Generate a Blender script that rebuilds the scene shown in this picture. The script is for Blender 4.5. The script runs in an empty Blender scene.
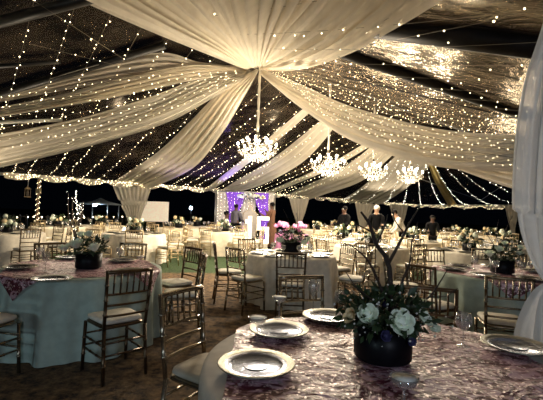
import bpy, math, random
from mathutils import Vector, Matrix
random.seed(7)
PI = math.pi
SC = bpy.context.scene
COL = SC.collection

# ------------------------------------------------------------------ camera
F, W, H = 385.0, 543.0, 400.0
EYE = Vector((0, 0, 1.43))
cam_d = bpy.data.cameras.new('camera'); cam = bpy.data.objects.new('camera', cam_d); COL.objects.link(cam)
cam_d.sensor_fit = 'HORIZONTAL'; cam_d.sensor_width = 36; cam_d.lens = 36 * F / W
cam_d.clip_start = .05; cam_d.clip_end = 500
RC = Matrix.Rotation(PI/2 + math.atan(13/F), 3, 'X') @ Matrix.Rotation(math.radians(2.0), 3, 'Z')
cam.matrix_world = Matrix.Translation(EYE) @ RC.to_4x4()
SC.camera = cam

# ------------------------------------------------------------------ exposure, world, large lights
SC.view_settings.view_transform = 'Standard'; SC.view_settings.look = 'None'
SC.view_settings.gamma = 1; SC.view_settings.use_curve_mapping = False
SC.view_settings.exposure = 0.45
wd = bpy.data.worlds.new('night'); SC.world = wd; wd.use_nodes = True
wd.node_tree.nodes['Background'].inputs[0].default_value = (.25, .38, .7, 1)
wd.node_tree.nodes['Background'].inputs[1].default_value = .0015

def lamp(name, kind, loc, energy, color, size=.2, target=None, spot=None):
    l = bpy.data.lights.new(name, kind); l.energy = energy; l.color = color
    if kind == 'AREA': l.size = size
    else: l.shadow_soft_size = size
    if spot: l.spot_size = spot; l.spot_blend = .6
    o = bpy.data.objects.new(name, l); COL.objects.link(o); o.location = loc
    if target is not None:
        o.rotation_euler = (Vector(target) - Vector(loc)).to_track_quat('-Z', 'Y').to_euler()
    return o
WARM = (1, .84, .62)
# added cool fills, unseen behind the camera, brightening left table and front flowers
lamp('cool_fill_light', 'AREA', (-5.5, -4.5, 2.3), 55, (.62, .88, 1), .8, (-1.2, 3.6, .5))
lamp('cool_fill_light', 'AREA', (1.2, -3, 2.2), 36, (.72, .82, 1), .5, (.8, 2, .9))
# added warm fills, no visible fixture, brightening the rear tables
lamp('rear_fill_light', 'AREA', (11, 19, 3.3), 130, WARM, 1.5, (7, 16, 0))
lamp('rear_fill_light', 'AREA', (3.5, 16, 3.4), 150, WARM, 1.5, (2.8, 14.5, 0))
lamp('rear_fill_light', 'AREA', (-6.0, 11.5, 2.5), 60, WARM, 1.2, (-4.8, 11.5, 0))
lamp('rear_fill_light', 'AREA', (-1.7, 12.3, 3.4), 60, WARM, 1.2, (-1.8, 13, 0))
lamp('stage_uplight', 'SPOT', (-1.2, 17.2, .3), 1600, (.26, .16, 1), .1, (-2.1, 15.6, 4), 1.4)
for q in ((-9, 10.5), (-5.5, 14.6), (1.2, 19.2), (6.5, 24)):
    lamp('drape_fill_spot', 'SPOT', (q[0], q[1], .4), 420, WARM, .15, (q[0]+2.2, q[1]-3, 4), 1.9)  # added spots from below to brighten the far-side drapes
lamp('stage_light', 'AREA', (-.9, 15.2, 3.0), 22, (.85, .85, 1), 1, (-1, 18, 1.3))

# ------------------------------------------------------------------ tent frame of reference
DV = Vector((.766, .643, 0)); NV = Vector((-.643, .766, 0))   # along the ridge, across the tent
VR, VF, VN, SL, ZR, UE = 7.5, 16.9, -1.9, .303, 5.35, 30.0    # ridge, far eave, near eave, slope, ridge height, gable end
def uv(u, v, z=0): p = DV*u + NV*v; return Vector((p.x, p.y, z))
def zroof(v): return ZR - abs(v - VR)*SL
def ray(px, py):
    d = RC @ Vector(((px - W/2)/F, -(py - H/2)/F, -1)); return d
def at(px, py, Y):
    d = ray(px, py); return EYE + d*(Y/d.y)
def onz(px, py, z):
    d = ray(px, py); return EYE + d*((z - EYE.z)/d.z)
def roof_at(px, py, k=1.0):
    d = ray(px, py); best = None
    for s in (1, -1):                       # s=1 near slope, -1 far slope ;  z = ZR + s*(v-VR)*SL
        a = d.z - s*SL*NV.dot(d); b = ZR + s*(NV.dot(EYE) - VR)*SL - EYE.z
        if abs(a) < 1e-6: continue
        t = b/a
        if t <= 0: continue
        v = NV.dot(EYE + d*t)
        if (s == 1 and v <= VR + .01) or (s == -1 and v >= VR - .01):
            if best is None or t < best: best = t
    if best is None or best > 60: best = 60
    return EYE + d*(best*k)

# ------------------------------------------------------------------ materials
MATS = {}
def pm(name, color, rough=.6, metal=0, emis=None, es=0, trans=0, spec=.5, noise=None, bump=None, sheen=0):
    m = bpy.data.materials.new(name); m.use_nodes = True
    nt = m.node_tree; b = nt.nodes['Principled BSDF']
    b.inputs['Base Color'].default_value = (*color, 1); b.inputs['Roughness'].default_value = rough
    b.inputs['Metallic'].default_value = metal; b.inputs['Specular IOR Level'].default_value = spec
    b.inputs['Transmission Weight'].default_value = trans
    if emis: b.inputs['Emission Color'].default_value = (*emis, 1); b.inputs['Emission Strength'].default_value = es
    tc = nt.nodes.new('ShaderNodeTexCoord')
    sc_, col2 = noise if noise else (12, tuple(c*.82 for c in color))
    n = nt.nodes.new('ShaderNodeTexNoise'); n.inputs['Scale'].default_value = sc_; n.inputs['Detail'].default_value = 5
    r = nt.nodes.new('ShaderNodeValToRGB'); r.color_ramp.elements[0].position = .35; r.color_ramp.elements[1].position = .65
    r.color_ramp.elements[0].color = (*color, 1); r.color_ramp.elements[1].color = (*col2, 1)
    nt.links.new(tc.outputs['Object'], n.inputs['Vector']); nt.links.new(n.outputs['Fac'], r.inputs['Fac'])
    nt.links.new(r.outputs['Color'], b.inputs['Base Color'])
    if bump:
        n2 = nt.nodes.new('ShaderNodeTexNoise'); n2.inputs['Scale'].default_value = bump[0]; n2.inputs['Detail'].default_value = 4
        nt.links.new(tc.outputs['Object'], n2.inputs['Vector'])
        bp = nt.nodes.new('ShaderNodeBump'); bp.inputs['Strength'].default_value = bump[1]; bp.inputs['Distance'].default_value = bump[2]
        nt.links.new(n2.outputs['Fac'], bp.inputs['Height']); nt.links.new(bp.outputs['Normal'], b.inputs['Normal'])
    if es: m.cycles.emission_sampling = 'NONE'
    MATS[name] = m; return m
def sheer(name, color, transp=.12, transl=.4):
    m = bpy.data.materials.new(name); m.use_nodes = True; nt = m.node_tree; nt.nodes.clear()
    N = nt.nodes.new; L = nt.links.new
    out = N('ShaderNodeOutputMaterial'); d = N('ShaderNodeBsdfDiffuse'); t = N('ShaderNodeBsdfTranslucent'); tr = N('ShaderNodeBsdfTransparent')
    tc = N('ShaderNodeTexCoord'); n = N('ShaderNodeTexNoise'); n.inputs['Scale'].default_value = 2.5; n.inputs['Detail'].default_value = 6
    L(tc.outputs['Object'], n.inputs['Vector'])
    r = N('ShaderNodeValToRGB'); r.color_ramp.elements[0].position = .3; r.color_ramp.elements[1].position = .7
    r.color_ramp.elements[0].color = (*[c*.86 for c in color], 1); r.color_ramp.elements[1].color = (*color, 1)
    L(n.outputs['Fac'], r.inputs['Fac']); L(r.outputs['Color'], d.inputs['Color']); L(r.outputs['Color'], t.inputs['Color'])
    n3 = N('ShaderNodeTexNoise'); n3.inputs['Scale'].default_value = 7; n3.inputs['Detail'].default_value = 5; L(tc.outputs['Object'], n3.inputs['Vector'])
    bp = N('ShaderNodeBump'); bp.inputs['Strength'].default_value = .5; bp.inputs['Distance'].default_value = .04
    L(n3.outputs['Fac'], bp.inputs['Height']); L(bp.outputs['Normal'], d.inputs['Normal']); L(bp.outputs['Normal'], t.inputs['Normal'])
    m1 = N('ShaderNodeMixShader'); m1.inputs[0].default_value = transl; L(d.outputs[0], m1.inputs[1]); L(t.outputs[0], m1.inputs[2])
    m2 = N('ShaderNodeMixShader'); m2.inputs[0].default_value = transp; L(m1.outputs[0], m2.inputs[1]); L(tr.outputs[0], m2.inputs[2])
    L(m2.outputs[0], out.inputs[0]); MATS[name] = m; return m
def vinyl(name, clear=.5, gl=.55, bd=.12):
    m = bpy.data.materials.new(name); m.use_nodes = True; nt = m.node_tree; nt.nodes.clear()
    N = nt.nodes.new; L = nt.links.new
    out = N('ShaderNodeOutputMaterial'); d = N('ShaderNodeBsdfDiffuse'); g = N('ShaderNodeBsdfGlossy'); tr = N('ShaderNodeBsdfTransparent')
    tc = N('ShaderNodeTexCoord'); mp = N('ShaderNodeMapping'); mp.inputs['Scale'].default_value = (1, 2.2, 1); mp.inputs['Rotation'].default_value = (0, 0, -.7)
    L(tc.outputs['Object'], mp.inputs['Vector'])
    n = N('ShaderNodeTexNoise'); n.inputs['Scale'].default_value = .8; n.inputs['Detail'].default_value = 7; n.inputs['Distortion'].default_value = 1.2
    L(mp.outputs[0], n.inputs['Vector'])
    bp = N('ShaderNodeBump'); bp.inputs['Strength'].default_value = .7; bp.inputs['Distance'].default_value = bd
    L(n.outputs['Fac'], bp.inputs['Height'])
    r = N('ShaderNodeValToRGB'); r.color_ramp.elements[0].position = .35; r.color_ramp.elements[1].position = .7
    r.color_ramp.elements[0].color = (.05, .035, .025, 1); r.color_ramp.elements[1].color = (.42, .32, .22, 1)
    L(n.outputs['Fac'], r.inputs['Fac']); L(r.outputs[0], d.inputs['Color']); L(bp.outputs[0], d.inputs['Normal']); L(bp.outputs[0], g.inputs['Normal'])
    g.inputs['Roughness'].default_value = .16; g.inputs['Color'].default_value = (.9, .8, .65, 1)
    m1 = N('ShaderNodeMixShader'); m1.inputs[0].default_value = gl; L(d.outputs[0], m1.inputs[1]); L(g.outputs[0], m1.inputs[2])
    m2 = N('ShaderNodeMixShader'); m2.inputs[0].default_value = clear; L(m1.outputs[0], m2.inputs[1]); L(tr.outputs[0], m2.inputs[2])
    L(m2.outputs[0], out.inputs[0]); MATS[name] = m; return m
def glassm(name):
    m = bpy.data.materials.new(name); m.use_nodes = True; nt = m.node_tree; nt.nodes.clear()
    N = nt.nodes.new; L = nt.links.new
    out = N('ShaderNodeOutputMaterial'); g = N('ShaderNodeBsdfGlossy'); tr = N('ShaderNodeBsdfTransparent'); d = N('ShaderNodeBsdfDiffuse')
    g.inputs['Roughness'].default_value = .08; d.inputs['Color'].default_value = (.8, .8, .78, 1)
    tc = N('ShaderNodeTexCoord'); n = N('ShaderNodeTexNoise'); n.inputs['Scale'].default_value = 30; L(tc.outputs['Object'], n.inputs['Vector'])
    bp = N('ShaderNodeBump'); bp.inputs['Strength'].default_value = .1; L(n.outputs['Fac'], bp.inputs['Height']); L(bp.outputs[0], g.inputs['Normal'])
    f = N('ShaderNodeLayerWeight'); f.inputs[0].default_value = .35
    m0 = N('ShaderNodeMixShader'); m0.inputs[0].default_value = .25; L(g.outputs[0], m0.inputs[1]); L(d.outputs[0], m0.inputs[2])
    mr = N('ShaderNodeMapRange'); mr.inputs[3].default_value = .18; mr.inputs[4].default_value = .85; L(f.outputs['Facing'], mr.inputs[0])
    m1 = N('ShaderNodeMixShader'); L(mr.outputs[0], m1.inputs[0]); L(tr.outputs[0], m1.inputs[1]); L(m0.outputs[0], m1.inputs[2])
    L(m1.outputs[0], out.inputs[0]); MATS[name] = m; return m
def sequin(name):
    m = bpy.data.materials.new(name); m.use_nodes = True; nt = m.node_tree; b = nt.nodes['Principled BSDF']
    N = nt.nodes.new; L = nt.links.new
    tc = N('ShaderNodeTexCoord'); mp = N('ShaderNodeMapping'); mp.inputs['Scale'].default_value = (1, 1.35, 1); mp.inputs['Rotation'].default_value = (0, 0, .5)
    L(tc.outputs['Object'], mp.inputs[0])
    n = N('ShaderNodeTexNoise'); n.inputs['Scale'].default_value = 10; n.inputs['Detail'].default_value = 6; n.inputs['Distortion'].default_value = 2.2; L(mp.outputs[0], n.inputs['Vector'])
    r = N('ShaderNodeValToRGB'); e = r.color_ramp.elements
    e[0].position = .44; e[0].color = (.10, .014, .028, 1); e[1].position = .58; e[1].color = (.60, .38, .46, 1)
    e2 = e.new(.50); e2.color = (.36, .17, .20, 1)
    L(n.outputs['Fac'], r.inputs['Fac'])
    v = N('ShaderNodeTexVoronoi'); v.inputs['Scale'].default_value = 100; L(tc.outputs['Object'], v.inputs['Vector'])
    vr = N('ShaderNodeSeparateColor'); L(v.outputs['Color'], vr.inputs[0])
    gt = N('ShaderNodeMath'); gt.operation = 'GREATER_THAN'; gt.inputs[1].default_value = .87; L(vr.outputs[0], gt.inputs[0])
    mx = N('ShaderNodeMix'); mx.data_type = 'RGBA'; L(gt.outputs[0], mx.inputs[0]); L(r.outputs[0], mx.inputs[6]); mx.inputs[7].default_value = (.9, .74, .76, 1)
    L(mx.outputs[2], b.inputs['Base Color'])
    ms = N('ShaderNodeMath'); ms.operation = 'MULTIPLY'; ms.inputs[1].default_value = .8; L(gt.outputs[0], ms.inputs[0]); L(ms.outputs[0], b.inputs['Metallic'])
    b.inputs['Roughness'].default_value = .42
    w = N('ShaderNodeTexNoise'); w.inputs['Scale'].default_value = 5; w.inputs['Distortion'].default_value = 2; w.inputs['Detail'].default_value = 6; L(mp.outputs[0], w.inputs['Vector'])
    ad = N('ShaderNodeMath'); ad.operation = 'MULTIPLY_ADD'; ad.inputs[1].default_value = .25; L(vr.outputs[1], ad.inputs[0]); L(w.outputs['Fac'], ad.inputs[2])
    bp = N('ShaderNodeBump'); bp.inputs['Strength'].default_value = .8; bp.inputs['Distance'].default_value = .035
    L(ad.outputs[0], bp.inputs['Height']); L(bp.outputs[0], b.inputs['Normal'])
    MATS[name] = m; return m
def groundm(name):
    m = bpy.data.materials.new(name); m.use_nodes = True; nt = m.node_tree; b = nt.nodes['Principled BSDF']
    N = nt.nodes.new; L = nt.links.new
    tc = N('ShaderNodeTexCoord')
    n = N('ShaderNodeTexNoise'); n.inputs['Scale'].default_value = 9; n.inputs['Detail'].default_value = 10; n.inputs['Roughness'].default_value = .75; L(tc.outputs['Object'], n.inputs['Vector'])
    r = N('ShaderNodeValToRGB'); e = r.color_ramp.elements; e[0].position = .40; e[0].color = (.02, .010, .006, 1); e[1].position = .62; e[1].color = (.27, .165, .075, 1)
    L(n.outputs['Fac'], r.inputs[0])
    r2 = N('ShaderNodeValToRGB'); e = r2.color_ramp.elements; e[0].position = .36; e[0].color = (.012, .03, .008, 1); e[1].position = .7; e[1].color = (.045, .09, .022, 1)
    L(n.outputs['Fac'], r2.inputs[0])
    sx = N('ShaderNodeSeparateXYZ'); L(tc.outputs['Object'], sx.inputs[0])
    n2 = N('ShaderNodeTexNoise'); n2.inputs['Scale'].default_value = 1.5; L(tc.outputs['Object'], n2.inputs['Vector'])
    ad = N('ShaderNodeMath'); ad.operation = 'MULTIPLY_ADD'; ad.inputs[1].default_value = 1.2; L(n2.outputs['Fac'], ad.inputs[0]); L(sx.outputs[1], ad.inputs[2])
    mr = N('ShaderNodeMapRange'); mr.inputs[1].default_value = 9.3; mr.inputs[2].default_value = 9.6; L(ad.outputs[0], mr.inputs[0])
    mx = N('ShaderNodeMix'); mx.data_type = 'RGBA'; L(mr.outputs[0], mx.inputs[0]); L(r.outputs[0], mx.inputs[6]); L(r2.outputs[0], mx.inputs[7])
    L(mx.outputs[2], b.inputs['Base Color']); b.inputs['Roughness'].default_value = .9
    bp = N('ShaderNodeBump'); bp.inputs['Strength'].default_value = 1; bp.inputs['Distance'].default_value = .05
    L(n.outputs['Fac'], bp.inputs['Height']); L(bp.outputs[0], b.inputs['Normal']); MATS[name] = m; return m

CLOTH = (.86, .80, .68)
pm('cloth', CLOTH, .8); pm('cloth_front', (.62, .56, .48), .7); pm('cloth_cool_tint', (.44, .54, .48), .8); pm('cloth_far', (.82, .74, .58), .8)  # greenish cloth of left and right tables: cool light put into its colour
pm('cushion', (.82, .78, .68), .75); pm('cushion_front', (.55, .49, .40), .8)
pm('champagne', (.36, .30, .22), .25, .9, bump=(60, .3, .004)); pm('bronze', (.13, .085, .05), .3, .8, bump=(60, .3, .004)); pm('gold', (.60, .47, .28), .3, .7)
pm('black', (.004, .004, .006), .4, spec=.15); pm('dark_metal', (.02, .018, .016), .5, .3); pm('steel', (.6, .58, .52), .4, .7)
pm('silver', (.22, .25, .34), .22, 1, bump=(50, .3, .004)); pm('rim_gold', (.36, .35, .29), .36, .95, bump=(160, .8, .004))
pm('leaf', (.016, .035, .012), .5, noise=(30, (.035, .06, .022))); pm('rose_white', (.88, .93, .80), .6, noise=(40, (.74, .84, .66)))
pm('rose_cream', (.85, .68, .40), .6); pm('rose_pink', (.75, .22, .50), .6, noise=(14, (.9, .5, .75))); pm('rose_purple', (.035, .03, .10), .7)
pm('bark', (.035, .022, .015), .8, bump=(60, .8, .01)); pm('bud', (.8, .8, .75), .6)
pm('bulb', (1, .9, .7), emis=(1, .86, .58), es=14); pm('fairy', (1, .9, .7), emis=(1, .80, .48), es=11); pm('fairy_white', (1, .95, .85), emis=(1, .90, .72), es=12)
pm('led_blue', (.8, .9, 1), emis=(.6, .8, 1), es=40); pm('crystal', (.30, .27, .22), .1, .5, spec=1, emis=(1, .9, .7), es=0)
pm('cord_gold', (.22, .18, .12), .6); pm('sign_white', (.95, .9, .8), .5, emis=(1, .88, .66), es=.28)
pm('screen', (.8, .72, .58), .7, emis=(1, .82, .58), es=.35)
pm('purple', (.30, .10, .75), .7, emis=(.25, .08, .8), es=0.12)  # faint emission stands in for purple light on the drapes
pm('suit_grey', (.13, .12, .14), .8); pm('suit_dark', (.006, .006, .007), .9, spec=.1); pm('robe', (.16, .07, .035), .8); pm('shirt', (.8, .75, .65), .8); pm('tan_shirt', (.32, .27, .2), .8)
pm('skin', (.10, .045, .025), .6); pm('skin_light', (.45, .27, .18), .5); pm('hair', (.006, .005, .005), .8, spec=.1); pm('cap_white', (.8, .78, .7), .8)
pm('pink_cloth', (.5, .2, .38), .8); pm('plank', (.20, .12, .07), .7); pm('tent_white', (.75, .85, .9), .6)
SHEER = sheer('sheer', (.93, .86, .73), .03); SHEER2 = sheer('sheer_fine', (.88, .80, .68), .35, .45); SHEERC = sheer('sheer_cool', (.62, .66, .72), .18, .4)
vinyl('vinyl'); vinyl('vinyl_clear', .86, .12, .02); glassm('glass'); sequin('sequin'); groundm('ground'); M = MATS

# ------------------------------------------------------------------ mesh builder
class MB:
    def __init__(s): s.v = []; s.f = []; s.sm = []; s.mi = []; s.mats = []; s.cur = 0
    def mat(s, m):
        if m not in s.mats: s.mats.append(m)
        s.cur = s.mats.index(m); return s
    def face(s, idx, sm=True): s.f.append(idx); s.sm.append(sm); s.mi.append(s.cur)
    def box(s, c, h, R=None):
        n = len(s.v); c = Vector(c)
        for x in (-1, 1):
            for y in (-1, 1):
                for z in (-1, 1):
                    p = Vector((x*h[0], y*h[1], z*h[2])); s.v.append(c + (R @ p if R else p))
        for q in ((0,1,3,2),(4,6,7,5),(0,4,5,1),(2,3,7,6),(0,2,6,4),(1,5,7,3)): s.face([n+i for i in q], False)
        return s
    def tube(s, pts, r, n=8, cap=True):
        pts = [Vector(p) for p in pts]; rs = r if isinstance(r, (list, tuple)) else [r]*len(pts)
        b = len(s.v); prev = None
        for i, p in enumerate(pts):
            t = (pts[min(i+1, len(pts)-1)] - pts[max(i-1, 0)])
            t = t.normalized() if t.length > 1e-9 else Vector((0, 0, 1))
            if prev is None: a = t.orthogonal().normalized()
            else:
                a = prev - t*prev.dot(t); a = a.normalized() if a.length > 1e-6 else t.orthogonal().normalized()
            prev = a; c = t.cross(a)
            for k in range(n):
                an = 2*PI*k/n; s.v.append(p + (a*math.cos(an) + c*math.sin(an))*rs[i])
        for i in range(len(pts)-1):
            for k in range(n):
                s.face([b+i*n+k, b+i*n+(k+1) % n, b+(i+1)*n+(k+1) % n, b+(i+1)*n+k])
        if cap: s.face([b+k for k in range(n)][::-1], False); s.face([b+(len(pts)-1)*n+k for k in range(n)], False)
        return s
    def lathe(s, prof, n=24, c=(0, 0, 0), wob=None):
        c = Vector(c); b = len(s.v)
        for i, (r, z) in enumerate(prof):
            for k in range(n):
                a = 2*PI*k/n; rr = r*(1 + (wob(a, i) if wob else 0)); s.v.append(c + Vector((rr*math.cos(a), rr*math.sin(a), z)))
        for i in range(len(prof)-1):
            for k in range(n): s.face([b+i*n+k, b+i*n+(k+1) % n, b+(i+1)*n+(k+1) % n, b+(i+1)*n+k])
        return s
    def ball(s, c, r, seg=8, rings=5):
        if not isinstance(r, (tuple, list)): r = (r, r, r)
        c = Vector(c); b = len(s.v); s.v.append(c - Vector((0, 0, r[2])))
        for i in range(1, rings):
            ph = PI*i/rings
            for k in range(seg):
                a = 2*PI*k/seg; s.v.append(c + Vector((r[0]*math.sin(ph)*math.cos(a), r[1]*math.sin(ph)*math.sin(a), -r[2]*math.cos(ph))))
        s.v.append(c + Vector((0, 0, r[2]))); e = len(s.v)-1
        for k in range(seg):
            s.face([b, b+1+(k+1) % seg, b+1+k]); q = b+1+(rings-2)*seg; s.face([e, q+k, q+(k+1) % seg])
        for i in range(rings-2):
            for k in range(seg): s.face([b+1+i*seg+k, b+1+i*seg+(k+1) % seg, b+1+(i+1)*seg+(k+1) % seg, b+1+(i+1)*seg+k])
        return s
    def octa(s, c, r):
        c = Vector(c); b = len(s.v)
        for d in ((1,0,0),(-1,0,0),(0,1,0),(0,-1,0),(0,0,1),(0,0,-1)): s.v.append(c + Vector(d)*r)
        for q in ((0,2,4),(2,1,4),(1,3,4),(3,0,4),(2,0,5),(1,2,5),(3,1,5),(0,3,5)): s.face([b+i for i in q])
        return s
    def grid(s, P):
        b = len(s.v); n = len(P); m = len(P[0])
        for row in P: s.v.extend(row)
        for i in range(n-1):
            for j in range(m-1): s.face([b+i*m+j, b+i*m+j+1, b+(i+1)*m+j+1, b+(i+1)*m+j])
        return s
    def build(s, name, m=None, parent=None):
        me = bpy.data.meshes.new(name); me.from_pydata([tuple(p) for p in s.v], [], s.f)
        for x in (s.mats if s.mats else [m]): me.materials.append(x)
        me.polygons.foreach_set('use_smooth', s.sm)
        if s.mats: me.polygons.foreach_set('material_index', s.mi)
        me.update(); o = bpy.data.objects.new(name, me); COL.objects.link(o)
        if parent: o.parent = parent
        return o
def tag(o, label, cat, group=None, kind=None):
    if label: o['label'] = label
    if cat: o['category'] = cat
    if group: o['group'] = group
    if kind: o['kind'] = kind
    return o
def empty(name, loc, rz=0):
    o = bpy.data.objects.new(name, None); COL.objects.link(o); o.location = loc; o.rotation_euler = (0, 0, rz); o.empty_display_size = .1; return o
def copy_tree(o, parent=None):
    c = o.copy(); COL.objects.link(c)
    if parent: c.parent = parent
    for ch in o.children: copy_tree(ch, c)
    return c
def struct(o): o['kind'] = 'structure'; return o
def cat_interp(pts, n):
    pts = [Vector(p) for p in pts]; out = []
    if len(pts) == 2: return [pts[0].lerp(pts[1], i/(n-1)) for i in range(n)]
    seg = len(pts)-1
    for i in range(n):
        t = i/(n-1)*seg; k = min(int(t), seg-1); f = t-k
        p0 = pts[max(k-1, 0)]; p1 = pts[k]; p2 = pts[k+1]; p3 = pts[min(k+2, seg)]
        out.append(.5*((2*p1) + (p2-p0)*f + (2*p0-5*p1+4*p2-p3)*f*f + (3*p1-p0-3*p2+p3)*f**3))
    return out

# ------------------------------------------------------------------ ground and tent shell
g = MB(); g.grid([[Vector((x, y, 0)) for x in (-90, -40, -15, 0, 15, 40, 90)] for y in (-30, 0, 15, 30, 60, 120)]); struct(g.build('ground', M['ground']))
for side, (v0, v1) in (('near', (VN, VR)), ('far', (VR, VF))):
    b = MB(); nu, nvv = 46, 24
    P = []
    for i in range(nu+1):
        u = -9 + (UE+9)*i/nu; row = []
        for j in range(nvv+1):
            v = v0 + (v1-v0)*j/nvv; p = uv(u, v, zroof(v) + .05); row.append(p)
        P.append(row)
    b.grid(P); struct(b.build('ceiling_'+side+'_slope', M['vinyl' if side == 'near' else 'vinyl_clear']))
def bar(name, a, b_, r, mat, label=None, n=8):
    o = MB().tube([a, b_], r, n).build(name, mat)
    if label: tag(o, label, 'beam')
    return struct(o)
# dark structural beams of the roof, lying just under the vinyl
beams = [((-30, 103), (165, 45), .09), ((-30, 30), (120, -10), .10), ((375, 27), (620, 57), .15), ((340, 52), (600, 143), .10),
         ((300, 27), (375, 27), .05), ((-30, 68), (60, 62), .05)]
for i, (p, q, r) in enumerate(beams): bar('trim_%d' % (i+1), roof_at(*p, .985), roof_at(*q, .985), r, M['dark_metal'])
bar('trim_7', uv(-9, VR, ZR-.02), uv(UE, VR, ZR-.02), .05, M['dark_metal'])
bar('trim_8', uv(-9, VF, 2.5), uv(UE, VF, 2.5), .06, M['steel'])
bar('trim_9', uv(UE, VN, 2.5), uv(UE, VF, 2.5), .08, M['steel'])
bar('trim_10', roof_at(-12, 123, .93), roof_at(62, 120, .93), .045, M['cap_white'])

# ------------------------------------------------------------------ draped fabric
def drape(A, B, label, pleats=6, amp=.07, mat=None, N=44, Mx=40, name='fabric_drape', bow=0, group='ceiling drapes', ends=(.35, 1, 1)):
    A = cat_interp(A, N); B = cat_interp(B, N)
    rnd = random.Random(label); ph = [rnd.uniform(0, 6.28) for _ in range(4)]
    P = []
    for i in range(N):
        t = i/(N-1); a, b_ = A[i], B[i]
        ta = (A[min(i+1, N-1)] - A[max(i-1, 0)]) + (B[min(i+1, N-1)] - B[max(i-1, 0)])
        wv = b_ - a; nn = wv.cross(ta)
        nn = nn.normalized() if nn.length > 1e-8 else Vector((0, 0, 1))
        if nn.z < 0: nn = -nn
        am = amp*(ends[0] + (ends[1]-ends[0])*math.sin(min(t*1.6, 1)*PI/2)) if t < .6 else amp*(ends[1] + (ends[2]-ends[1])*((t-.6)/.4))
        am = min(am, wv.length*.25)
        row = []
        for j in range(Mx):
            s = j/(Mx-1)
            f = math.sin(2*PI*pleats*s + ph[0] + .8*math.sin(3*t+ph[1])) + .5*math.sin(2*PI*pleats*1.9*s + ph[2]+t*2) + .25*math.sin(2*PI*pleats*3.7*s + ph[3])
            row.append(a + wv*(s + .25/pleats*math.sin(2*PI*pleats*s+ph[1])*math.sin(PI*s)) + nn*(am*f*.75) - Vector((0, 0, bow*math.sin(PI*s)*math.sin(PI*t))))
        P.append(row)
    o = MB().grid(P).build(name, mat or SHEER); tag(o, label, 'drape', group); return o
def RP(L): return [roof_at(*p) for p in L]
def AP(L): return [at(*p) for p in L]
HUB = at(257, 69, 9.5)
# big sail over the camera, built of three overlapping panels
drape(RP([(246, 69, .97), (205, 50, .95), (140, 22, .93), (55, -15, .92), (-60, -70, .92)]), RP([(255, 66, .96), (238, 35, .92), (222, 0, .9), (195, -60, .88), (150, -160, .88)]),
      'wide sheer ceiling drape overhead, its left half spreading to the upper left', 8, .10, bow=.1)
drape(RP([(252, 67, .95), (232, 35, .90), (210, 0, .88), (180, -60, .86), (140, -160, .86)]), RP([(263, 67, .95), (285, 35, .90), (315, 0, .88), (360, -60, .86), (420, -160, .86)]),
      'sheer ceiling drape running straight overhead from the central gathering point', 8, .10, bow=.08)
drape(RP([(258, 66, .96), (275, 35, .92), (300, 0, .9), (340, -60, .88), (400, -160, .88)]), RP([(264, 70, .97), (300, 69, .96), (345, 54, .94), (395, 25, .92), (440, -5, .91), (560, -90, .9)]),
      'wide sheer ceiling drape overhead, its right half spreading to the upper right', 7, .09, bow=.1)
# swags to the left
drape(RP([(250, 70, .96), (200, 78, .95), (150, 97, .93), (80, 118, .92), (0, 134, .9), (-60, 144, .9)]), RP([(250, 74, .95), (222, 92, .90), (170, 120, .86), (100, 142, .84), (0, 166, .82), (-60, 178, .82)]),
      'lowest bright sheer swag sweeping from the centre to the left edge', 7, .12)
drape(RP([(248, 69, .97), (190, 66, .96), (120, 80, .95), (60, 95, .95), (0, 107, .95), (-60, 115, .95)]), RP([(250, 72, .96), (200, 78, .95), (130, 93, .93), (70, 105, .92), (0, 117, .92), (-60, 126, .92)]),
      'middle sheer swag above the lowest one on the left side', 4, .08)
drape(RP([(245, 67, .98), (200, 62, .98), (160, 52, .98), (90, 66, .98), (0, 94, .98), (-60, 108, .98)]), RP([(248, 70, .97), (200, 70, .97), (150, 76, .97), (70, 88, .97), (0, 101, .97), (-60, 110, .97)]),
      'topmost dim sheer swag on the left, just under a dark roof beam', 4, .05, SHEER2)
# swag to the left rear post
drape([HUB]+RP([(222, 90, .93), (190, 124, .93), (155, 157, .95)])+AP([(113, 184, 17.1)]), [HUB+Vector((.05, 0, -.02))]+RP([(244, 98, .9), (222, 135, .9), (195, 167, .93)])+AP([(153, 187, 17.1)]),
      'bright sheer drape falling from the centre to the left rear curtain', 6, .12)
drape(RP([(304, 108, .97), (258, 148, .97)])+AP([(206, 189, 19)]), RP([(312, 111, .97), (266, 150, .97)])+AP([(213, 190, 19)]), 'narrow rope-like sheer drape crossing behind the first chandelier', 2, .05, Mx=16)
drape(RP([(322, 120, .97), (270, 162, .97)])+AP([(222, 191, 19.8)]), RP([(338, 124, .95), (305, 160, .94), (262, 184, .95)])+AP([(232, 193, 19.8)]), 'sheer drape falling between the first and second chandeliers towards the purple backdrop', 4, .10)
drape(RP([(372, 145, .97), (334, 172, .97)])+AP([(285, 197, 24)]), RP([(400, 148, .95), (362, 180, .94), (325, 193, .95)])+AP([(308, 199, 24)]), 'sheer drape falling behind the second chandelier to a rear curtain', 4, .12)
drape(RP([(366, 142, .98), (320, 168, .98)])+AP([(262, 194, 22.5)]), RP([(374, 144, .98), (328, 170, .98)])+AP([(268, 195, 22.5)]), 'thin sheer drape strip just above the one behind the second chandelier', 2, .05, Mx=14)
drape(RP([(398, 154, .97), (366, 184, .97)])+AP([(338, 202, 27)]), RP([(437, 160, .97), (408, 188, .97)])+AP([(382, 204, 27)]), 'wide pleated sheer drape between the third and fourth chandeliers', 7, .14)
drape(RP([(427, 160, .97), (436, 184, .97)])+AP([(449, 206, 30)]), RP([(433, 160, .97), (444, 184, .97)])+AP([(458, 206, 30)]), 'narrow yellow-lit sheer drape right of the fourth chandelier', 2, .08, pm('sheer_yellow_lit', (.8, .62, .25), .7), Mx=14)  # yellow light on this strip is put into its material colour
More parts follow.
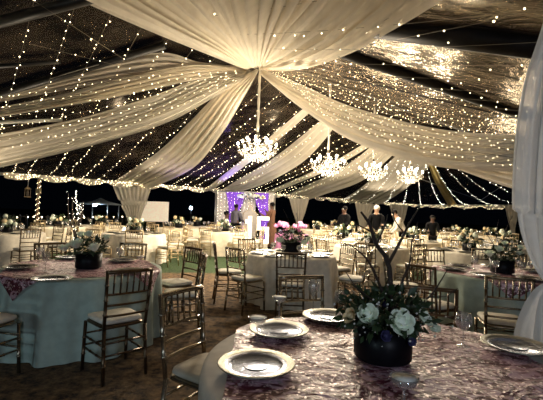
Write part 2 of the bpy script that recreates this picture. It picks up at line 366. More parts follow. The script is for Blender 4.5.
# swags to the right
drape(AP([(262, 70, 9.4), (300, 84, 8.6), (350, 106, 7.6), (430, 128, 6.3), (520, 138, 5.3), (640, 142, 4.4)]), AP([(260, 74, 9.35), (300, 107, 8.4), (345, 136, 7.4), (400, 156, 6.5), (455, 166, 5.8), (520, 166, 5.1), (640, 158, 4.25)]),
      'long bright sheer swag sweeping down to the right above the chandeliers', 6, .12)
drape(AP([(262, 69, 9.45), (310, 70, 8.6), (370, 84, 7.4), (450, 104, 6.2), (520, 118, 5.4), (640, 130, 4.5)]), AP([(262, 70, 9.4), (305, 84, 8.5), (352, 104, 7.6), (430, 124, 6.35), (520, 136, 5.4), (640, 142, 4.5)]),
      'gauzy glittering sheer layer above the long right swag', 5, .06, sheer('sheer_gauze', (.8, .68, .5), .8, .4))
drape(AP([(440, 158, 6.4), (480, 164, 6), (525, 168, 5.6), (600, 172, 5)]), AP([(445, 164, 6.4), (475, 176, 6), (522, 191, 5.6), (600, 205, 5)]), 'short white sheer swag beside the tall right curtain', 4, .08)
# curtains gathered at the tent posts
def post_curtain(x0, x1, y0, nx0, nx1, ny, Y, label, pleats=5):
    a0, b0 = at(x0, y0, Y), at(x1, y0+1, Y); a1, b1 = at(nx0, ny, Y), at(nx1, ny, Y)
    zf = Vector((0, 0, 1))
    am, bm = a0.lerp(a1, .5), b0.lerp(b1, .5)
    c = (a1+b1)/2; w = (b1-a1)
    a2, b2 = Vector((c.x-w.x*1.1, c.y, .02)), Vector((c.x+w.x*1.1, c.y, .02))
    drape([a0, am, a1, a2], [b0, bm, b1, b2], label, pleats, .10, SHEER, 26, 40, 'post_curtain', 0, 'curtains gathered at the posts', (1, 1, .8))
post_curtain(113, 153, 184, 128, 141, 221, 17.2, 'widest gathered sheer curtain, beside the pale screen', 8)
post_curtain(289, 309, 198, 296, 302, 224, 22, 'gathered sheer curtain right of the purple backdrop')
post_curtain(355, 375, 203, 359, 366, 227, 25, 'gathered sheer curtain below the third chandelier')
post_curtain(389, 408, 204, 396, 402, 229, 27, 'gathered sheer curtain behind the person in the white shirt')
post_curtain(505, 518, 206, 510, 515, 232, 24, 'small gathered sheer curtain just left of the tall near curtain')
# near curtain
A = AP([(566, -42, 2.6), (541, 35, 2.6), (527, 82, 2.6), (519, 135, 2.6), (516, 190, 2.6), (518, 225, 2.6), (530, 260, 2.6), (546, 283, 2.6)])
B = AP([(612, -30, 2.75), (600, 20, 2.75), (598, 80, 2.75), (590, 140, 2.75), (585, 200, 2.75), (582, 240, 2.75), (575, 270, 2.72), (566, 286, 2.65)])
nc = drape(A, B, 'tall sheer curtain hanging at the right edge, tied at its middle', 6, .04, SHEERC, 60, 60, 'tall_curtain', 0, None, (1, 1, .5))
A = AP([(546, 283, 2.6), (535, 293, 2.62), (524, 315, 2.65), (516, 345, 2.7)]); B = AP([(566, 286, 2.65), (580, 300, 2.7), (600, 330, 2.75), (625, 380, 2.8)])
A.append(Vector((A[-1].x-.03, A[-1].y, .02))); B.append(Vector((B[-1].x+.05, B[-1].y, .02)))
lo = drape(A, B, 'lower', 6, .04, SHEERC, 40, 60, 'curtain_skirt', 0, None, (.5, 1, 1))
for k in ('label', 'category'): del lo[k]
lo.parent = nc
tie = MB().lathe([(.05, -.02), (.065, 0), (.05, .02)], 16).build('tie_band', SHEERC, nc); tie.location = at(556, 285, 2.62)
# eave valance with scallops
ev = empty('eave_valance', (0, 0, 0)); tag(ev, 'scalloped white fabric valance with fairy lights along the rear eave', 'valance')
P = []; rr = random.Random(4); bl = MB()
n = 900; u0, u1 = 1.5, UE-.2
for i in range(n):
    u = u0 + (u1-u0)*i/(n-1); s = (u/1.25) % 1; d = .08 + .17*(4*s*(1-s))
    row = []
    for j in range(6):
        q = j/5; row.append(uv(u, VF-.12-.05*math.sin(u*21+q*2), 2.56 - d*q))
    P.append(row)
    for _ in range(2 if u < 9 else 1): 
        if rr.random() < .5: bl.octa(uv(u + rr.uniform(-.02, .02), VF-.22, 2.56 - d*rr.random()), .013 if u < 12 else .012)
MB().grid(P).build('scallops', SHEER2, ev); o = bl.build('fairy_lights', M['fairy'], ev); o['kind'] = 'stuff'
ev2 = empty('eave_valance', (0, 0, 0)); tag(ev2, 'short white fabric valance with fairy lights along the far end wall', 'valance')
P = []; bl = MB()
for i in range(300):
    v = VN + 4 + (VF-VN-4.3)*i/299; d = .10+.2*abs(math.sin(v*1.6)); P.append([uv(UE-.15-.05*math.sin(v*15), v, 2.56-d*q/4) for q in range(5)])
    if i % 2: bl.octa(uv(UE-.3, v, 2.5-d*rr.random()), .016)
MB().grid(P).build('scallops', SHEER2, ev2); o = bl.build('fairy_lights', M['fairy'], ev2); o['kind'] = 'stuff'

# ------------------------------------------------------------------ fairy light strings
def light_string(pts, label, group, r=.013, step=.22, mat='fairy', jit=.02):
    e = empty('light_string', pts[0]); o0 = Vector(pts[0])
    pts = [Vector(p)-o0 for p in pts]; c = MB().tube(pts, .003, 4); c.build('wire', M['cord_gold'], e)
    b = MB(); acc = random.uniform(0, step)
    for i in range(len(pts)-1):
        seg = pts[i+1]-pts[i]; Ln = seg.length
        while acc < Ln:
            if random.random() < .92:
                b.octa(pts[i] + seg*(acc/Ln) + Vector([random.gauss(0, jit) for _ in range(3)]), r*random.uniform(.6, 1.25))
            acc += step*random.uniform(.75, 1.3)
        acc -= Ln
    if b.v: o = b.build('bulbs', M[mat], e); o['kind'] = 'stuff'
    tag(e, label, 'string lights', group)
def sag(a, b, s, n=14): return [a.lerp(b, i/(n-1)) - Vector((0, 0, s*4*(i/(n-1))*(1-i/(n-1)))) for i in range(n)]
for i in range(34):
    u = -5.2 + i*.62
    lab = ('string of fairy lights across the far roof slope, left of the centre' if u < 5.9 else 'string of fairy lights across the far roof slope, right of the centre')
    light_string(sag(uv(u, VR, ZR-.12), uv(u+random.uniform(-.1, .1), VF-.3, 2.52), .22), lab, 'strings left of centre' if u < 5.9 else 'strings right of centre', .0125 if u < 8 else .015, .24)
for i in range(24):
    u = -3 + i*.85
    light_string(sag(uv(u, VN+2.6, zroof(VN+2.6)-.12), uv(u, VR, ZR-.12), .10), 'string of fairy lights across the near roof slope', 'strings on the near slope', .010, .30, jit=.03)
for i in range(9):
    v = 1.0 + i*1.9
    light_string(sag(uv(13.2, VR, 4.85), uv(UE-.4, v, 2.55), .8), 'string of white fairy lights fanning from the fourth chandelier to the end wall', 'fanned strings at the end wall', .013, .42, 'fairy_white')
for i in range(4):
    light_string(sag(uv(13.2, VR, 4.85), uv(20+2.5*i, VF-.3, 2.5), .6), 'string of white fairy lights fanning from the fourth chandelier to the rear eave', 'fanned strings at the rear eave', .013, .42, 'fairy_white')
# strings woven over the right swag and left swags
for i in range(7):
    k = -.03*i
    light_string(AP([(268+4*i, 72+2*i, 9.0+k), (320, 82+5*i, 8.0+k), (370, 98+6*i, 7.1+k), (440, 112+7*i, 6.0+k), (530, 120+8*i, 5.0+k)]), 'string of fairy lights caught in the sheer of the right swag', 'strings in the right swag', .006, .08)
for i in range(7):
    k = .90 - .008*i
    light_string(RP([(-10, 98+11*i, k), (60, 90+9*i, k), (120, 80+8*i, k), (180, 74+5*i, k), (236, 72+1.5*i, k)]), 'string of fairy lights caught in the sheer of the left swags', 'strings in the left swags', .011, .20)
for i, (a, b_, r) in enumerate((((28, -3), (125, 60), .012), ((30, 44), (160, 76), .012), ((345, 42), (440, -10), .012), ((395, 40), (545, 10), .01))):
    light_string([roof_at(*a, .9), roof_at(*b_, .9)], ['bare wire with a few bulbs crossing the upper left corner', 'second bare wire with bulbs below the upper left one', 'bare wire with bulbs beside the right end of the sail drape', 'bare wire with bulbs across the upper right vinyl'][i], None, r, .5)
for a, b_, l in (((343, 77), (530, 122), 'thin dark cable running below the thick right roof beam'), ((478, 202), (514, 178), 'thin brace cable near the far right corner'), ((418, 178), (482, 201), 'thin brace cable left of the far right corner')):
    o = MB().tube([roof_at(*a, .96), roof_at(*b_, .96)], .02, 6).build('roof_cable', M['dark_metal'] if a[0] < 400 else M['steel']); tag(o, l, 'cable')
o = MB().tube([roof_at(373, 84, .955), roof_at(373, 84, .955)-Vector((0, 0, .32))], .015, 6).build('hanging_bracket', M['dark_metal']); tag(o, 'short dark bracket hanging from the cable on the right', 'bracket')

# ------------------------------------------------------------------ chandeliers
def chandelier():
    e = empty('chandelier', (0, 0, 0))
    MB().lathe([(.001, -.30), (.03, -.27), (.02, -.22), (.06, -.17), (.09, -.12), (.05, -.06), (.03, 0), (.025, .1), (.05, .16), (.06, .2), (.03, .25), (.02, .4), (.04, .45), (.02, .5)], 14).build('body', M['crystal'], e)
    for tier, (na, R_, z0, zt) in enumerate(((8, .44, -.1, .05), (6, .25, .02, .19))):
        for k in range(na):
            a = 2*PI*k/na + tier*.4; ca, sa = math.cos(a), math.sin(a)
            pts = [Vector((ca*R_*t, sa*R_*t, z0 - .11*math.sin(PI*t) + (zt-z0)*t*t)) for t in [i/9 for i in range(10)]]
            arm = MB().tube(pts, [.012-.006*i/9 for i in range(10)], 6).build('arm', M['crystal'], e)
            tip = pts[-1]
            MB().lathe([(.001, 0), (.045, .015), (.05, .03), (.02, .02)], 10, tip).build('drip_pan', M['crystal'], arm)
            MB().tube([tip+Vector((0, 0, .01)), tip+Vector((0, 0, .08))], .013, 8).build('candle', M['cap_white'], arm)
            MB().ball(tip+Vector((0, 0, .115)), (.026, .026, .045), 8, 6).build('bulb', M['bulb'], arm)
    cr = MB()
    for k in range(14):
        a = 2*PI*k/14; 
        for j in range(9):
            t = j/8; rr_ = .05 + .33*t; z = .42*(1-t)**1.8 - .02 - .08*math.sin(PI*t); cr.octa((rr_*math.cos(a), rr_*math.sin(a), z), .014)
    for R_, z, nn in ((.38, -.08, 30), (.28, -.17, 24), (.16, -.25, 14), (.44, -.03, 24)):
        for k in range(nn):
            a = 2*PI*k/nn; cr.octa((R_*math.cos(a), R_*math.sin(a), z - .03*(k % 2)), .017); cr.octa((R_*math.cos(a), R_*math.sin(a), z-.04- .03*(k % 2)), .011)
    o = cr.build('crystals', M['crystal'], e); o['kind'] = 'stuff'
    return e
ch0 = chandelier()
names = ['largest crystal chandelier, nearest, hanging from the central gathering point', 'second crystal chandelier from the left, under the long right swag', 'third crystal chandelier from the left', 'smallest crystal chandelier, farthest right in the row']
chs = [(257, 150, 9.5, 20, 255), (328, 166, 10.9, 20, 0), (373, 172, 13.2, 24, 0), (410, 176, 14.6, 26, 0)]
for i, (x, y, Y, _, _) in enumerate(chs):
    c = ch0 if i == 0 else copy_tree(ch0)
    p = at(x, y, Y); c.location = p; s = .9; c.scale = (1.08, 1.08, s); tag(c, names[i], 'chandelier', 'crystal chandeliers along the ridge')
    top = zroof(NV.dot(p)) - .1
    h = (top - p.z)/s
    # fabric sleeve over the hanging chain
    MB().tube([(0, 0, .48+(h-.48)*k/12) for k in range(13)], [.022+.010*(k % 2) for k in range(13)], 8).build('chain_sleeve', M['cloth'], c)
    lamp('chandelier_light', 'POINT', p + Vector((0, 0, -.22)), [600, 330, 300, 300][i], WARM, .30)

# ------------------------------------------------------------------ chairs
def chair_parts():
    D = []   # (part name, builder, 'w' or 'c')
    sx = .198
    def bam(p, q, r=.0125, n=7):   # bamboo-turned rod
        p, q = Vector(p), Vector(q); L = (q-p).length; k = max(2, int(L/.11)); pts = []; rs = []
        for i in range(k+1):
            t = i/k
            if 0 < i < k: 
                for d, rr_ in ((-.006, r), (0, r*1.45), (.006, r)): pts.append(p.lerp(q, t)+(q-p).normalized()*d); rs.append(rr_)
            else: pts.append(p.lerp(q, t)); rs.append(r)
        return MB().tube(pts, rs, n)
    seat = MB(); 
    def slab(b, z0, z1, wf, wb, yf, yb, rnd, dome=0):
        ring = []
        for (x, y) in ((wf, yf), (-wf, yf), (-wb, yb), (wb, yb)): ring.append((x, y))
        n = 28; out = []
        for k in range(n):
            a = 2*PI*(k+.5)/n; c, s = math.cos(a), math.sin(a); e = .35
            X = math.copysign(abs(c)**e, c); Y = math.copysign(abs(s)**e, s); w = wf if Y > 0 else wb; w = wb+(wf-wb)*(Y+1)/2
            out.append((X*w, (yf+yb)/2 + Y*(yf-yb)/2))
        prof = [(0.0, z0), (.9, z0), (1, z0+(z1-z0)*.35), (.97, z0+(z1-z0)*.8), (.8, z1), (0, z1+dome)]
        bb = len(b.v); cx, cy = 0, (yf+yb)/2
        for f, z in prof:
            for (x, y) in out: b.v.append(Vector((x*f, cy+(y-cy)*f, z)))
        for i in range(len(prof)-1):
            for k in range(n): b.face([bb+i*n+k, bb+i*n+(k+1) % n, bb+(i+1)*n+(k+1) % n, bb+(i+1)*n+k])
        return b
    D.append(('seat', slab(MB(), .425, .455, .205, .185, .20, -.19, .05), 'w'))
    D.append(('cushion', slab(MB(), .456, .50, .20, .18, .195, -.175, .05, .008), 'c'))
    for s in (-1, 1):
        D.append(('leg', bam((s*.19, .18, .43), (s*.195, .20, 0), .015), 'w')); D.append(('leg', bam((s*.175, -.185, .43), (s*.185, -.23, 0), .015), 'w'))
        D.append(('back_post', bam((s*.178, -.188, .43), (s*.192, -.245, .92), .0145), 'w'))
        D.append(('stretcher', bam((s*.192, .185, .20), (s*.18, -.20, .20), .009), 'w')); D.append(('stretcher', bam((s*.192, .185, .30), (s*.18, -.20, .30), .009), 'w'))
    for y, x in ((.19, .193), (-.205, .178)):
        for z in (.22, .32): D.append(('stretcher', bam((-x, y, z), (x, y, z), .009), 'w'))
    def yb(z): return -.188 - (z-.43)/.49*.057
    def rail(z, r, bowv=.02): 
        w = .178+(z-.43)/.49*.014
        return MB().tube([(w*t, yb(z)-bowv*(1-t*t), z) for t in (-1, -.66, -.33, 0, .33, .66, 1)], r, 8)
    D.append(('top_rail', rail(.905, .0165), 'w'))
    for z in (.72, .63, .54): D.append(('back_rail', rail(z, .010), 'w'))
    for k in range(6):
        t = -.72 + 1.44*k/5; D.append(('spindle', bam((t*.185, yb(.72)-.02*(1-t*t), .72), (t*.19, yb(.905)-.02*(1-t*t), .905), .0075, 6), 'w'))
    return D
PARTS = chair_parts()
protos = {}
def full_chair(wood, cush):
    key = ('full', wood, cush)
    if key not in protos:
        e = empty('chiavari_chair', (0, 0, 0))
        for nme, b, k in PARTS: b.build(nme, M[wood if k == 'w' else cush], e)
        protos[key] = e; return e
    return copy_tree(protos[key])
def mid_chair(wood, cush):
    key = ('mid', wood, cush)
    if key not in protos:
        e = empty('chiavari_chair', (0, 0, 0))
        def comb(names):
            a = MB()
            for nme, b, k in PARTS:
                if nme in names:
                    n = len(a.v); a.v += b.v; a.f += [[i+n for i in f] for f in b.f]; a.sm += b.sm; a.mi += b.mi
            return a
        comb(('seat', 'leg', 'stretcher')).build('seat_frame', M[wood], e); comb(('cushion',)).build('cushion', M[cush], e)
        comb(('back_post', 'top_rail', 'back_rail', 'spindle')).build('backrest', M[wood], e)
        protos[key] = e; return e
    return copy_tree(protos[key])
def far_chair(wood, cush):
    key = ('far', wood, cush)
    if key not in protos:
        a = MB(); a.mats = [M[wood], M[cush]]
        for s in (-1, 1):
            a.cur = 0; a.tube([(s*.195, .2, 0), (s*.19, .18, .43)], .016, 5); a.tube([(s*.185, -.23, 0), (s*.178, -.188, .43), (s*.192, -.245, .92)], .016, 5)
            a.tube([(s*.19, .19, .25), (s*.18, -.2, .25)], .01, 4)
        for z, r in ((.905, .018), (.72, .012), (.63, .011), (.54, .011)): a.tube([(-.185, -.19-(z-.43)*.116, z), (0, -.21-(z-.43)*.116, z), (.185, -.19-(z-.43)*.116, z)], r, 5)
        for k in range(4): x = -.12+.08*k; a.tube([(x, -.24, .72), (x, -.262, .905)], .009, 4)
        for z in (.22, .32): a.tube([(-.19, .19, z), (.19, .19, z)], .01, 4); a.tube([(-.18, -.2, z), (.18, -.2, z)], .01, 4)
        a.box((0, .005, .44), (.195, .19, .015)); a.cur = 1; a.box((0, .01, .478), (.19, .185, .022))
        o = a.build('chiavari_chair', None); protos[key] = o; return o
    return copy_tree(protos[key])
def put_chair(x, y, tx, ty, label, lod='full', wood='champagne', cush='cushion', group='gold chiavari chairs at the tables', rot=0):
    o = {'full': full_chair, 'mid': mid_chair, 'far': far_chair}[lod](wood, cush)
    a = math.atan2(ty-y, tx-x) - PI/2 + rot
    o.location = (x, y, 0); o.rotation_euler = (0, 0, a); tag(o, label, 'chair', group); CH.append((x, y)); return o

# ------------------------------------------------------------------ tables
def banquet_table(x, y, r, label):
    e = empty('banquet_table', (x, y, 0)); MB().lathe([(.001, .715), (r-.03, .715), (r-.02, .735), (r-.03, .752), (.001, .752)], 48).build('tabletop', M['plank'], e)
    for k in range(4):
        a = PI/4+PI/2*k; MB().tube([(.5*r*math.cos(a), .5*r*math.sin(a), .715), (.62*r*math.cos(a), .62*r*math.sin(a), 0)], .018, 8).build('leg', M['steel'], e)
    tag(e, label, 'table', 'round banquet tables'); return e
def tablecloth(x, y, r, mat, label, folds=13, amp=.05, group='floor-length tablecloths', n=160, seed=1):
    rnd = random.Random(seed); ph = [rnd.uniform(0, 6.28) for _ in range(3)]
    P = []; prof = [(0.001, .760), (r*.5, .760), (r*.9, .760), (r-.02, .759), (r, .748), (r+.008, .72), (r+.010, .6), (r+.014, .4), (r+.02, .2), (r+.03, .012)]
    for i, (rr_, z) in enumerate(prof):
        row = []; d = max(0, (.74-z)/.74)
        for k in range(n+1):
            a = 2*PI*(k % n)/n
            f = math.sin(folds*a+ph[0]+.6*math.sin(3*a+ph[1])) + .4*math.sin(folds*2*a+ph[2])
            R_ = rr_ + amp*f*d**.6
            row.append(Vector((R_*math.cos(a), R_*math.sin(a), z)))
        P.append(row)
    TB.append((x, y, r)); o = MB().grid(P).build('tablecloth', M[mat]); o.location = (x, y, 0); tag(o, label, 'tablecloth', group); return o
def overlay(x, y, r, half, rot, label, n=70):
    P = []; R_ = r+.014
    ca, sa = math.cos(rot), math.sin(rot)
    for i in range(n+1):
        row = []
        for j in range(n+1):
            px, py = (i/n*2-1)*half, (j/n*2-1)*half; q = Vector((px*ca-py*sa, px*sa+py*ca, 0)); d = q.length
            z = .7655 + .0022*math.sin(px*31+py*17) + .002*math.sin(px*11-py*39)
            if d > R_:
                ex = d-R_; q = q.normalized()*(R_+.014+.05*ex*(1+math.sin(14*math.atan2(q.y, q.x)))); z -= ex
            q.z = z; row.append(q)
        P.append(row)
    o = MB().grid(P).build('sequin_overlay', M['sequin']); o.location = (x, y, 0); tag(o, label, 'table overlay'); return o
# chargers, glasses
def charger(x, y, z, label, group, R=.165):
    global PL
    e = empty('charger_plate', (x, y, z))
    if not PL:
        PL.append(MB().lathe([(.001, .006), (R*.62, .006), (R*.66, .010), (R*.70, .013), (R*.80, .014)], 40).build('dish', M['silver'], e).data)
        PL.append(MB().lathe([(R*.80, .014), (R*.97, .022), (R, .020), (R*.97, .014), (R*.7, .002), (.001, 0)], 40).build('rim', M['rim_gold'], e).data)
        PL.append(MB().lathe([(R*.30, .0064), (R*.32, .009), (R*.34, .0064)], 32).build('embossed_ring', M['silver'], e).data)
    else:
        for nme, d in zip(('dish', 'rim', 'embossed_ring'), PL):
            o = bpy.data.objects.new(nme, d); COL.objects.link(o); o.parent = e
    tag(e, label, 'charger plate', group); return e
PL = []
GM = {}
def glass(kind, x, y, z, label, group='stemmed glasses on the front table', s=1):
    if kind not in GM:
        if kind == 'coupe': prof = [(.034, 0), (.030, .003), (.006, .008), (.004, .02), (.004, .09), (.012, .098), (.038, .112), (.047, .135), (.045, .135), (.036, .115), (.001, .102)]
        elif kind == 'balloon': prof = [(.034, 0), (.030, .003), (.006, .008), (.004, .02), (.004, .08), (.02, .09), (.04, .115), (.042, .14), (.034, .17), (.032, .17), (.04, .14), (.038, .117), (.001, .09)]
        else: prof = [(.034, 0), (.030, .003), (.006, .008), (.004, .02), (.004, .11), (.014, .12), (.032, .15), (.036, .18), (.031, .215), (.029, .215), (.034, .18), (.001, .125)]
        b = MB().lathe(prof, 20); o = b.build(kind+'_glass', M['glass']); GM[kind] = o.data
    else: o = bpy.data.objects.new(kind+'_glass', GM[kind]); COL.objects.link(o)
    o.location = (x, y, z); o.scale = (s, s, s); tag(o, label, 'glass', group)
    if kind == 'coupe': MB().lathe([(.001, .128), (.040, .128), (.043, .131), (.001, .134)], 20).build('frosted_fill', M['bud'], o)
    return o
# flowers
def petal_rows(b, c, r, R3=None):
    c = Vector(c); rnd = random.Random(int(c.x*1000+c.y*77)); 
    ax = Vector((rnd.uniform(-.5, .5), rnd.uniform(-.8, .1), 1)).normalized() if R3 is None else Vector(R3).normalized()
    a1 = ax.orthogonal().normalized(); a2 = ax.cross(a1)
    b.ball(c - ax*r*.1, (r*.5, r*.5, r*.5), 8, 5)
    for lay, (n, rad, hh, w) in enumerate(((3, .28, .62, .8), (5, .55, .52, .75), (6, .85, .30, .75))):
        for k in range(n):
            a = 2*PI*k/n + lay*.7 + rnd.uniform(-.15, .15)
            P = []
            for i in range(5):
                t = i/4; row = []
                rr_ = rad*(.25+.75*math.sin(t*PI/2)) + (.10 if t == 1 else 0); z = -.45 + (hh+.45)*t - (.05 if t == 1 else 0)
                wd_ = w*math.sin(PI*(.18+.62*t))
                for j in range(5):
                    s = (j/4-.5)*2; an = a + s*wd_; q = (a1*math.cos(an) + a2*math.sin(an))*rr_*(1-.06*s*s) + ax*(z - .12*s*s*t)
                    row.append(c + q*r)
                P.append(row)
            b.grid(P)
    return b
def leaves(b, c, R_, n, size, rnd, flat=.6, zmin=None):
    for _ in range(n):
        d = Vector([rnd.gauss(0, 1) for _ in range(3)]).normalized()*rnd.uniform(.45, 1)
        p = Vector(c) + Vector((d.x*R_[0], d.y*R_[1], d.z*R_[2]))
        if zmin is not None and p.z < zmin: p.z = zmin + rnd.uniform(0, .03)
        dr = (d + Vector([rnd.gauss(0, .5) for _ in range(3)])).normalized(); sd = dr.orthogonal().normalized()
        sd = (Matrix.Rotation(rnd.uniform(0, 6.28), 3, dr) @ sd); L = size*rnd.uniform(.7, 1.3); nn = dr.cross(sd)
        i = len(b.v); b.v += [p, p+dr*L*.45+sd*L*.24+nn*L*.06, p+dr*L, p+dr*L*.45-sd*L*.24+nn*L*.06, p+dr*L*.5-nn*L*.04]
        b.face([i, i+1, i+4]); b.face([i+1, i+2, i+4]); b.face([i+2, i+3, i+4]); b.face([i+3, i, i+4])
def centerpiece(x, y, z, label, s=1, roses=(), rnd_seed=1, white='rose_white', far=False, branches=()):
    e = empty('flower_centerpiece', (x, y, z)); rnd = random.Random(rnd_seed)
    MB().lathe([(.001, 0), (.115*s, 0), (.125*s, .01), (.13*s, .15*s), (.122*s, .15*s), (.118*s, .13*s), (.001, .13*s)], 24 if not far else 10).build('vase', M['black'], e)
    fb = MB(); leaves(fb, (0, 0, .21*s), (.19*s, .17*s, .10*s), 330 if not far else 60, .05*s if not far else .1*s, rnd, zmin=.10*s); fb.build('foliage', M['leaf'], e)
    for q in roses:
        (dx, dy, dz, r) = q[:4]; b = MB()
        if far: b.ball((dx, dy, dz), r, 6, 4)
        else: petal_rows(b, (dx, dy, dz), r, q[5] if len(q) > 5 else None)
        b.build('rose', M[q[4] if len(q) > 4 else white], e)
    for pts, r in branches:
        pts = cat_interp([Vector(p)-Vector((x, y, z)) for p in pts], 12)
        MB().tube(pts, [r*(1-.7*i/11) for i in range(12)], 6).build('branch', M['bark'], e)
    tag(e, label, 'centerpiece', 'dark vases of flowers on the tables'); return e
side = ['right side', 'far right side', 'far side', 'far left side', 'left side', 'near left side', 'near side', 'near right side']
def table_setting(x, y, n, desc, R_=.58, seed=0):
    rnd = random.Random(seed)
    for k in range(n):
        a = 2*PI*k/n + .2; sd = side[int(round(a/(PI/4))) % 8]; charger(x+R_*math.cos(a), y+R_*math.sin(a), .765, 'charger plate on the %s of %s' % (sd, desc), 'chargers on '+desc)
        a += .12; glass('balloon', x+.33*math.cos(a), y+.33*math.sin(a), .765, 'stemmed glass on the %s of %s' % (sd, desc), 'glasses on '+desc)


CH = []; TB = []
# ---- front table
T1 = (.57, 1.78); ZT = .772
banquet_table(*T1, .83, 'round table hidden under the sequined pink cloth in front')
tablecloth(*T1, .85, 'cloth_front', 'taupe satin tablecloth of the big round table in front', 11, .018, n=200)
overlay(*T1, .85, .73, .03, 'mauve sequined overlay spread on the front table')
def on_table(px, py, z=.775): return onz(px, py, z)
for (px, py, lab) in ((256, 367, 'silver charger plate nearest the camera, left side of front table'), (279, 332, 'silver charger plate second from the left, between two coupe glasses'), (328, 318, 'silver charger plate at the back edge of the front table'), (516, 348, 'silver charger plate at the right edge beside the tall curtain')):
    p = on_table(px, py); charger(p.x, p.y, ZT+.004, lab, 'silver chargers on the front table', .165)
for k, px, py, lab in (('coupe', 257, 344, 'coupe glass between the two left charger plates'), ('coupe', 279, 318, 'coupe glass behind the second charger plate from the left')):
    p = on_table(px, py); glass(k, p.x, p.y, ZT+.003, lab)
glass('coupe', .455, 1.28, ZT+.003, 'coupe glass in front of the black vase at the bottom edge')
glass('tall_wine', .30, 2.57, ZT+.003, 'tall stemmed glass behind the back charger plate')
glass('balloon', .47, 2.52, ZT+.003, 'rounded glass right of the back charger plate')
glass('balloon', 1.02, 2.02, ZT+.003, 'rounded glass left of the right-hand charger plate')
cx, cy = .545, 1.83
def rel(px, py, Y): p = at(px, py, Y); return (p.x-cx, p.y-cy, p.z-ZT)
br = []
def B_(L, r): br.append(([at(*p) for p in L], r))
B_([(390, 335, 1.83), (391, 300, 1.83), (388, 262, 1.83), (376, 244, 1.80), (370, 225, 1.78), (361, 212, 1.76)], .016)
B_([(388, 264, 1.83), (399, 244, 1.86), (408, 226, 1.9), (420, 206, 1.92)], .009)
B_([(386, 300, 1.83), (374, 272, 1.78), (366, 258, 1.72), (352, 246, 1.7)], .008)
B_([(395, 310, 1.83), (402, 282, 1.9), (410, 262, 1.95), (412, 240, 2.0), (418, 222, 2.0)], .008)
B_([(400, 318, 1.83), (428, 298, 1.85), (440, 282, 1.88), (447, 270, 1.9)], .006)
B_([(430, 297, 1.85), (446, 296, 1.87), (458, 288, 1.9)], .004)
B_([(376, 245, 1.8), (384, 228, 1.8), (388, 214, 1.8)], .005); B_([(372, 232, 1.79), (360, 226, 1.78), (352, 222, 1.77)], .004)
B_([(392, 320, 1.83), (372, 300, 1.8), (357, 288, 1.75), (346, 272, 1.72)], .006); B_([(405, 234, 1.9), (396, 222, 1.9), (392, 208, 1.9)], .004)
rs = [rel(401, 322, 1.66)+(.062, 'rose_white', (.1, -1, .45)), rel(368, 314, 1.70)+(.050, 'rose_white', (-.3, -.8, .6)), rel(350, 316, 1.74)+(.040, 'rose_cream', (-.8, -.4, .5)),
      rel(424, 318, 1.74)+(.042, 'rose_white', (.5, -.6, .6)), rel(420, 304, 1.84)+(.038, 'rose_white'), rel(385, 303, 1.86)+(.036, 'rose_purple'), rel(386, 336, 1.66)+(.026, 'rose_purple', (0, -1, .3)),
      rel(378, 296, 1.9)+(.035, 'rose_white'), rel(434, 328, 1.8)+(.034, 'rose_white'), rel(412, 342, 1.69)+(.02, 'rose_purple', (0, -1, .2))]
cp = centerpiece(cx, cy, ZT, 'large black vase of white roses and bare dark branches on front table', 1.05, rs, 11, branches=br)
fb = MB(); leaves(fb, (0, -.01, .20), (.22, .18, .10), 420, .045, random.Random(3), zmin=.10); fb.build('foliage', M['leaf'], cp)
bb = MB(); rnd = random.Random(9)
for _ in range(150): bb.octa((rnd.gauss(0, .11), rnd.gauss(-.08, .07), .12+abs(rnd.gauss(0, .10))), rnd.uniform(.003, .007))
o = bb.build('filler_buds', M['bud'], cp); o['kind'] = 'stuff'
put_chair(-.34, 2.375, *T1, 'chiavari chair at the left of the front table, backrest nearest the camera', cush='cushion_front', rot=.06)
put_chair(.35, 2.97, *T1, 'chiavari chair right behind the front table, facing the camera', rot=.15)
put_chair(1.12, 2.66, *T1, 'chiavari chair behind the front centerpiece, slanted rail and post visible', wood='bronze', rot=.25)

# ---- left table
T2 = (-2.05, 4.3)
banquet_table(*T2, .80, 'round table hidden under the cool-tinted cloth on the left')
tablecloth(*T2, .82, 'cloth_cool_tint', 'floor-length tablecloth of the left table, cool light tinted in', 12, .045, seed=2)
overlay(*T2, .82, .74, .5, 'mauve sequined overlay on the left table, corner hanging down')
for px, py, lab in ((20, 268, 'charger plate at the far left edge of the left table'), (52, 280, 'charger plate at the front edge of the left table'), (122, 261, 'charger plate right of the rose centerpiece on the left table'), (130, 272, 'charger plate on the left table in front of the bronze chair'), (70, 258, 'charger plate behind the rose centerpiece on the left table')):
    p = on_table(px, py); charger(p.x, p.y, ZT+.004, lab, 'chargers on the left table', .15)
for px, py, k, lab in ((45, 274, 'tall_wine', 'tallest stemmed glass on the left table'), (39, 262, 'balloon', 'rounded glass behind the tallest glass on the left table'), (119, 262, 'balloon', 'rounded glass right of the left rose centerpiece'), (140, 268, 'coupe', 'coupe glass at the right edge of the left table')):
    p = on_table(px, py); glass(k, p.x, p.y, ZT+.003, lab, 'glasses on the left table')
centerpiece(-1.95, 4.18, ZT, 'black vase of white roses on the left table', 1.05, [(-.2, -.13, .22, .068), (-.06, -.17, .27, .085), (.12, -.15, .24, .078), (0, -.02, .37, .06), (-.12, .05, .35, .055), (.16, .05, .33, .05)], 5)
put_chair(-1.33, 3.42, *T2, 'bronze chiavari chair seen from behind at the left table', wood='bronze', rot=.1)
put_chair(-2.33, 3.17, *T2, 'chair at the bottom left corner, only seat and legs visible')
put_chair(-1.0, 4.48, *T2, 'chiavari chair side-on at the right of the left table', rot=.1)
put_chair(-1.22, 5.12, *T2, 'chiavari chair just behind the side-on one at the left table', wood='bronze')
